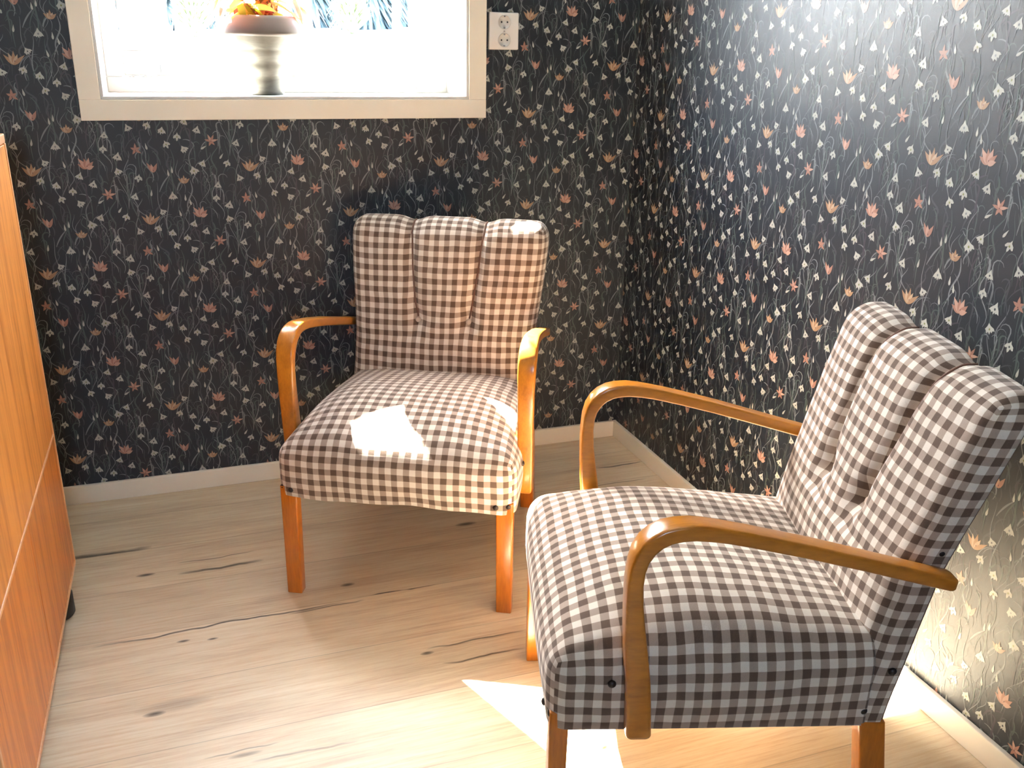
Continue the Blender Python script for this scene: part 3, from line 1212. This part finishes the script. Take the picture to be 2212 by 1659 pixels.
def put_leaf(base, yaw, pitch, ln, wd, droop, mi_):
    vs, fs = leaf_mesh(rng, ln, wd, droop)
    R_ = Matrix.Rotation(yaw, 4, 'Z') @ Matrix.Rotation(pitch, 4, 'X') @ Matrix.Rotation(rng.uniform(-.6, .6), 4, 'Y')
    b = len(lv)
    lv.extend([base+(R_ @ Vector(v)) for v in vs])
    lf.extend([[b+i for i in f] for f in fs])
    lmi.extend([mi_]*len(fs))


for s_i in range(15):
    a = rng.uniform(0, 2*math.pi)
    spread = rng.uniform(.02, .11)
    hgt = rng.uniform(.07, .30)
    base = Vector((rng.uniform(-.04, .04), rng.uniform(-.04, .04), .178))
    pts = []
    for i in range(9):
        t = i/8
        pts.append(base+Vector((math.cos(a)*spread*t**1.4, math.sin(a)*spread*t**1.4, hgt*t-.03*t*t)))
    tube('plant_stem', pts, .0022, M['stem'], pl, 6, radii=[.0026-.0014*i/8 for i in range(9)])
    for i in range(1, 9):
        for q in range(2):
            put_leaf(pts[i], rng.uniform(0, 6.28), rng.uniform(-.9, .5), rng.uniform(.04, .075), rng.uniform(.018, .030), rng.uniform(.0, .03), rng.choice((0, 0, 1, 2, 2, 3, 3, 4, 5, 6)))
# leaves that hang over the rim at either side
for sx_, n_ in ((1, 9), (-1, 10)):
    for q in range(n_):
        b = Vector((sx_*rng.uniform(.050, .098), rng.uniform(-.06, .03), .205+rng.uniform(0, .075)))
        put_leaf(b, -sx_*rng.uniform(1.0, 2.1), -rng.uniform(.5, 1.25), rng.uniform(.05, .09), rng.uniform(.014, .024), rng.uniform(0, .02), rng.choice((0, 1, 2, 5, 6, 0)))
fo = pydata('foliage', lv, lf, LM, pl, True)
fo.data.polygons.foreach_set('material_index', lmi)

# ------------------------------------------------------------------ outdoors
m_ = mat('snow', (.70, .72, .75), .7, .2)
N = NT(m_)
v = N.coords('Object')
N.bump(N.noise(v, 2.5, 4), .25, .1)
M['snow'] = m_


def ground_z(x, y):
    d = max(y-.5, 0)
    s = smooth01(d/20.0)
    z = -.35+s*(1.76+.030*x)
    if d > 20:
        z += (d-20)*.03
    z += .06*mnoise.noise(Vector((x*.35, y*.35, 0)))*min(1, d/4)
    return z


vs, fs = [], []
nx_, ny_ = 70, 60
for j in range(ny_+1):
    y = .32+80*(j/ny_)**1.6
    for i in range(nx_+1):
        x = -45+90*i/nx_
        vs.append((x, y, ground_z(x, y)))
for j in range(ny_):
    for i in range(nx_):
        a = j*(nx_+1)+i
        fs.append([a, a+1, a+nx_+2, a+nx_+1])
tag(pydata('snow_ground', vs, fs, M['snow'], None, True), kind='structure')
# ground on the other side of the house (seen only by the added fill window's light)
tag(pydata('snow_yard', [(-30, -40, -.4), (30, -40, -.4), (30, -4.4, -.4), (-30, -4.4, -.4)], [[0, 1, 2, 3]], M['snow']), kind='structure')

M['needle'] = paper('spruce_needles', (.10, .135, .14), .35, .8, .2)
M['needle_pale'] = paper('pale_needles', (.27, .29, .14), .4, .8, .2)
M['bark'] = paper('pine_bark', (.26, .26, .25), .4, .9, .2)
M['snowload'] = mat('branch_snow', (.80, .82, .86), .8, .1)


def conifer_meshes(seed, h, r, tiers, z0, needle, snow=.25, low=.25):
    rg = random.Random(seed)
    vs, fs, mi = [], [], []
    for t in range(tiers):
        f = t/(tiers-1)
        z = z0+(h-z0)*f**1.0
        rr = r*(1-f)**.85+.06
        nb = max(6, int(28*(1-f*.6)))
        for k in range(nb):
            a = 2*math.pi*(k+rg.random()*.8)/nb
            ln = rr*rg.uniform(.7, 1.1)
            wd = ln*rg.uniform(.05, .11)
            zz = z+rg.uniform(-.2, .2)*(h/tiers)
            ca, sa = math.cos(a), math.sin(a)
            b = len(vs)
            segs = 4
            for i in range(segs+1):
                u = i/segs
                dr = ln*u
                dz = -ln*low*(u+.6*u*u)+ln*.10*math.sin(u*3.1)
                w_ = wd*math.sin(math.pi*min(.12+.88*u, 1))*.8+.02*(1-u)
                for s in (-1, 0, 1):
                    vs.append((ca*dr-sa*s*w_, sa*dr+ca*s*w_, zz+dz-abs(s)*w_*.45))
            m0 = 1 if rg.random() < snow else 0
            for i in range(segs):
                for s in range(2):
                    fs.append([b+i*3+s, b+i*3+s+1, b+i*3+s+4, b+i*3+s+3])
                    mi.append(m0)
    me = bpy.data.meshes.new('branches')
    me.from_pydata(vs, [], fs)
    me.materials.append(needle)
    me.materials.append(M['snowload'])
    me.polygons.foreach_set('material_index', mi)
    me.update()
    n = 10
    tv, tf = [], []
    for i in range(6):
        z = -.4+(h+.2)*i/5
        q = .02*h*(1-i/5.2)*.8
        for k in range(n):
            tv.append((q*math.cos(6.283*k/n), q*math.sin(6.283*k/n), z))
    for i in range(5):
        for k in range(n):
            a, b = i*n+k, i*n+(k+1) % n
            tf.append([a, b, b+n, a+n])
    tm = bpy.data.meshes.new('trunk')
    tm.from_pydata(tv, [], tf)
    tm.materials.append(M['bark'])
    return me, tm


def place_tree(name, meshes, x, y, rz, sc, label, cat='tree', group=None):
    r = empty(name, label, cat, (x, y, ground_z(x, y)-.05), rz, group)
    r.scale = (sc, sc, sc)
    for nm, me in zip(('branches', 'trunk'), meshes):
        o = bpy.data.objects.new(nm, me)
        COL.objects.link(o)
        o.parent = r
    return r


SPR = [conifer_meshes(s, 9.0, 1.25, 84, .05, M['needle'], .22, .55) for s in (1, 2, 3)]
PIN = [conifer_meshes(s, 10.0, .62, 22, 3.2, M['needle'], .2, .2) for s in (7, 8)]
rg = random.Random(3)
for row, (y, n_, x0) in enumerate(((24.3, 7, -6.3), (27.2, 7, -5.0), (30.1, 8, -6.3), (33.0, 8, -5.0))):
    for k in range(n_):
        place_tree('spruce_tree', SPR[(k+row) % 3], x0+k*2.55+rg.uniform(-.05, .05), y+rg.uniform(-.15, .15), rg.uniform(0, 6.28), rg.uniform(.88, .94),
                   'dark snow-flecked spruce in the forest edge beyond the window', 'tree', 'spruces along the forest edge')
for k in range(16):
    x = -6.2+k*1.02
    place_tree('pine_tree', PIN[k % 2], x+rg.uniform(-.12, .12), 21.6+.75*(k % 2)+rg.uniform(-.1, .1), rg.uniform(0, 6.28), rg.uniform(.7, .78),
               'slim bare-stemmed pine in front of the dark spruces beyond the window', 'tree', 'slim pines along the forest edge')
BU = [conifer_meshes(s, 2.4, .42, 60, .04, M['needle_pale'], .12, -.5) for s in (21, 22)]
place_tree('juniper_bush', BU[0], -.80, 18.6, 0, 1.0, 'pale yellow-green upright juniper seen just left of the pot', 'bush')
place_tree('juniper_bush', BU[1], 2.62, 19.6, 1.0, 1.0, 'pale green upright juniper seen in the right half of the window', 'bush')
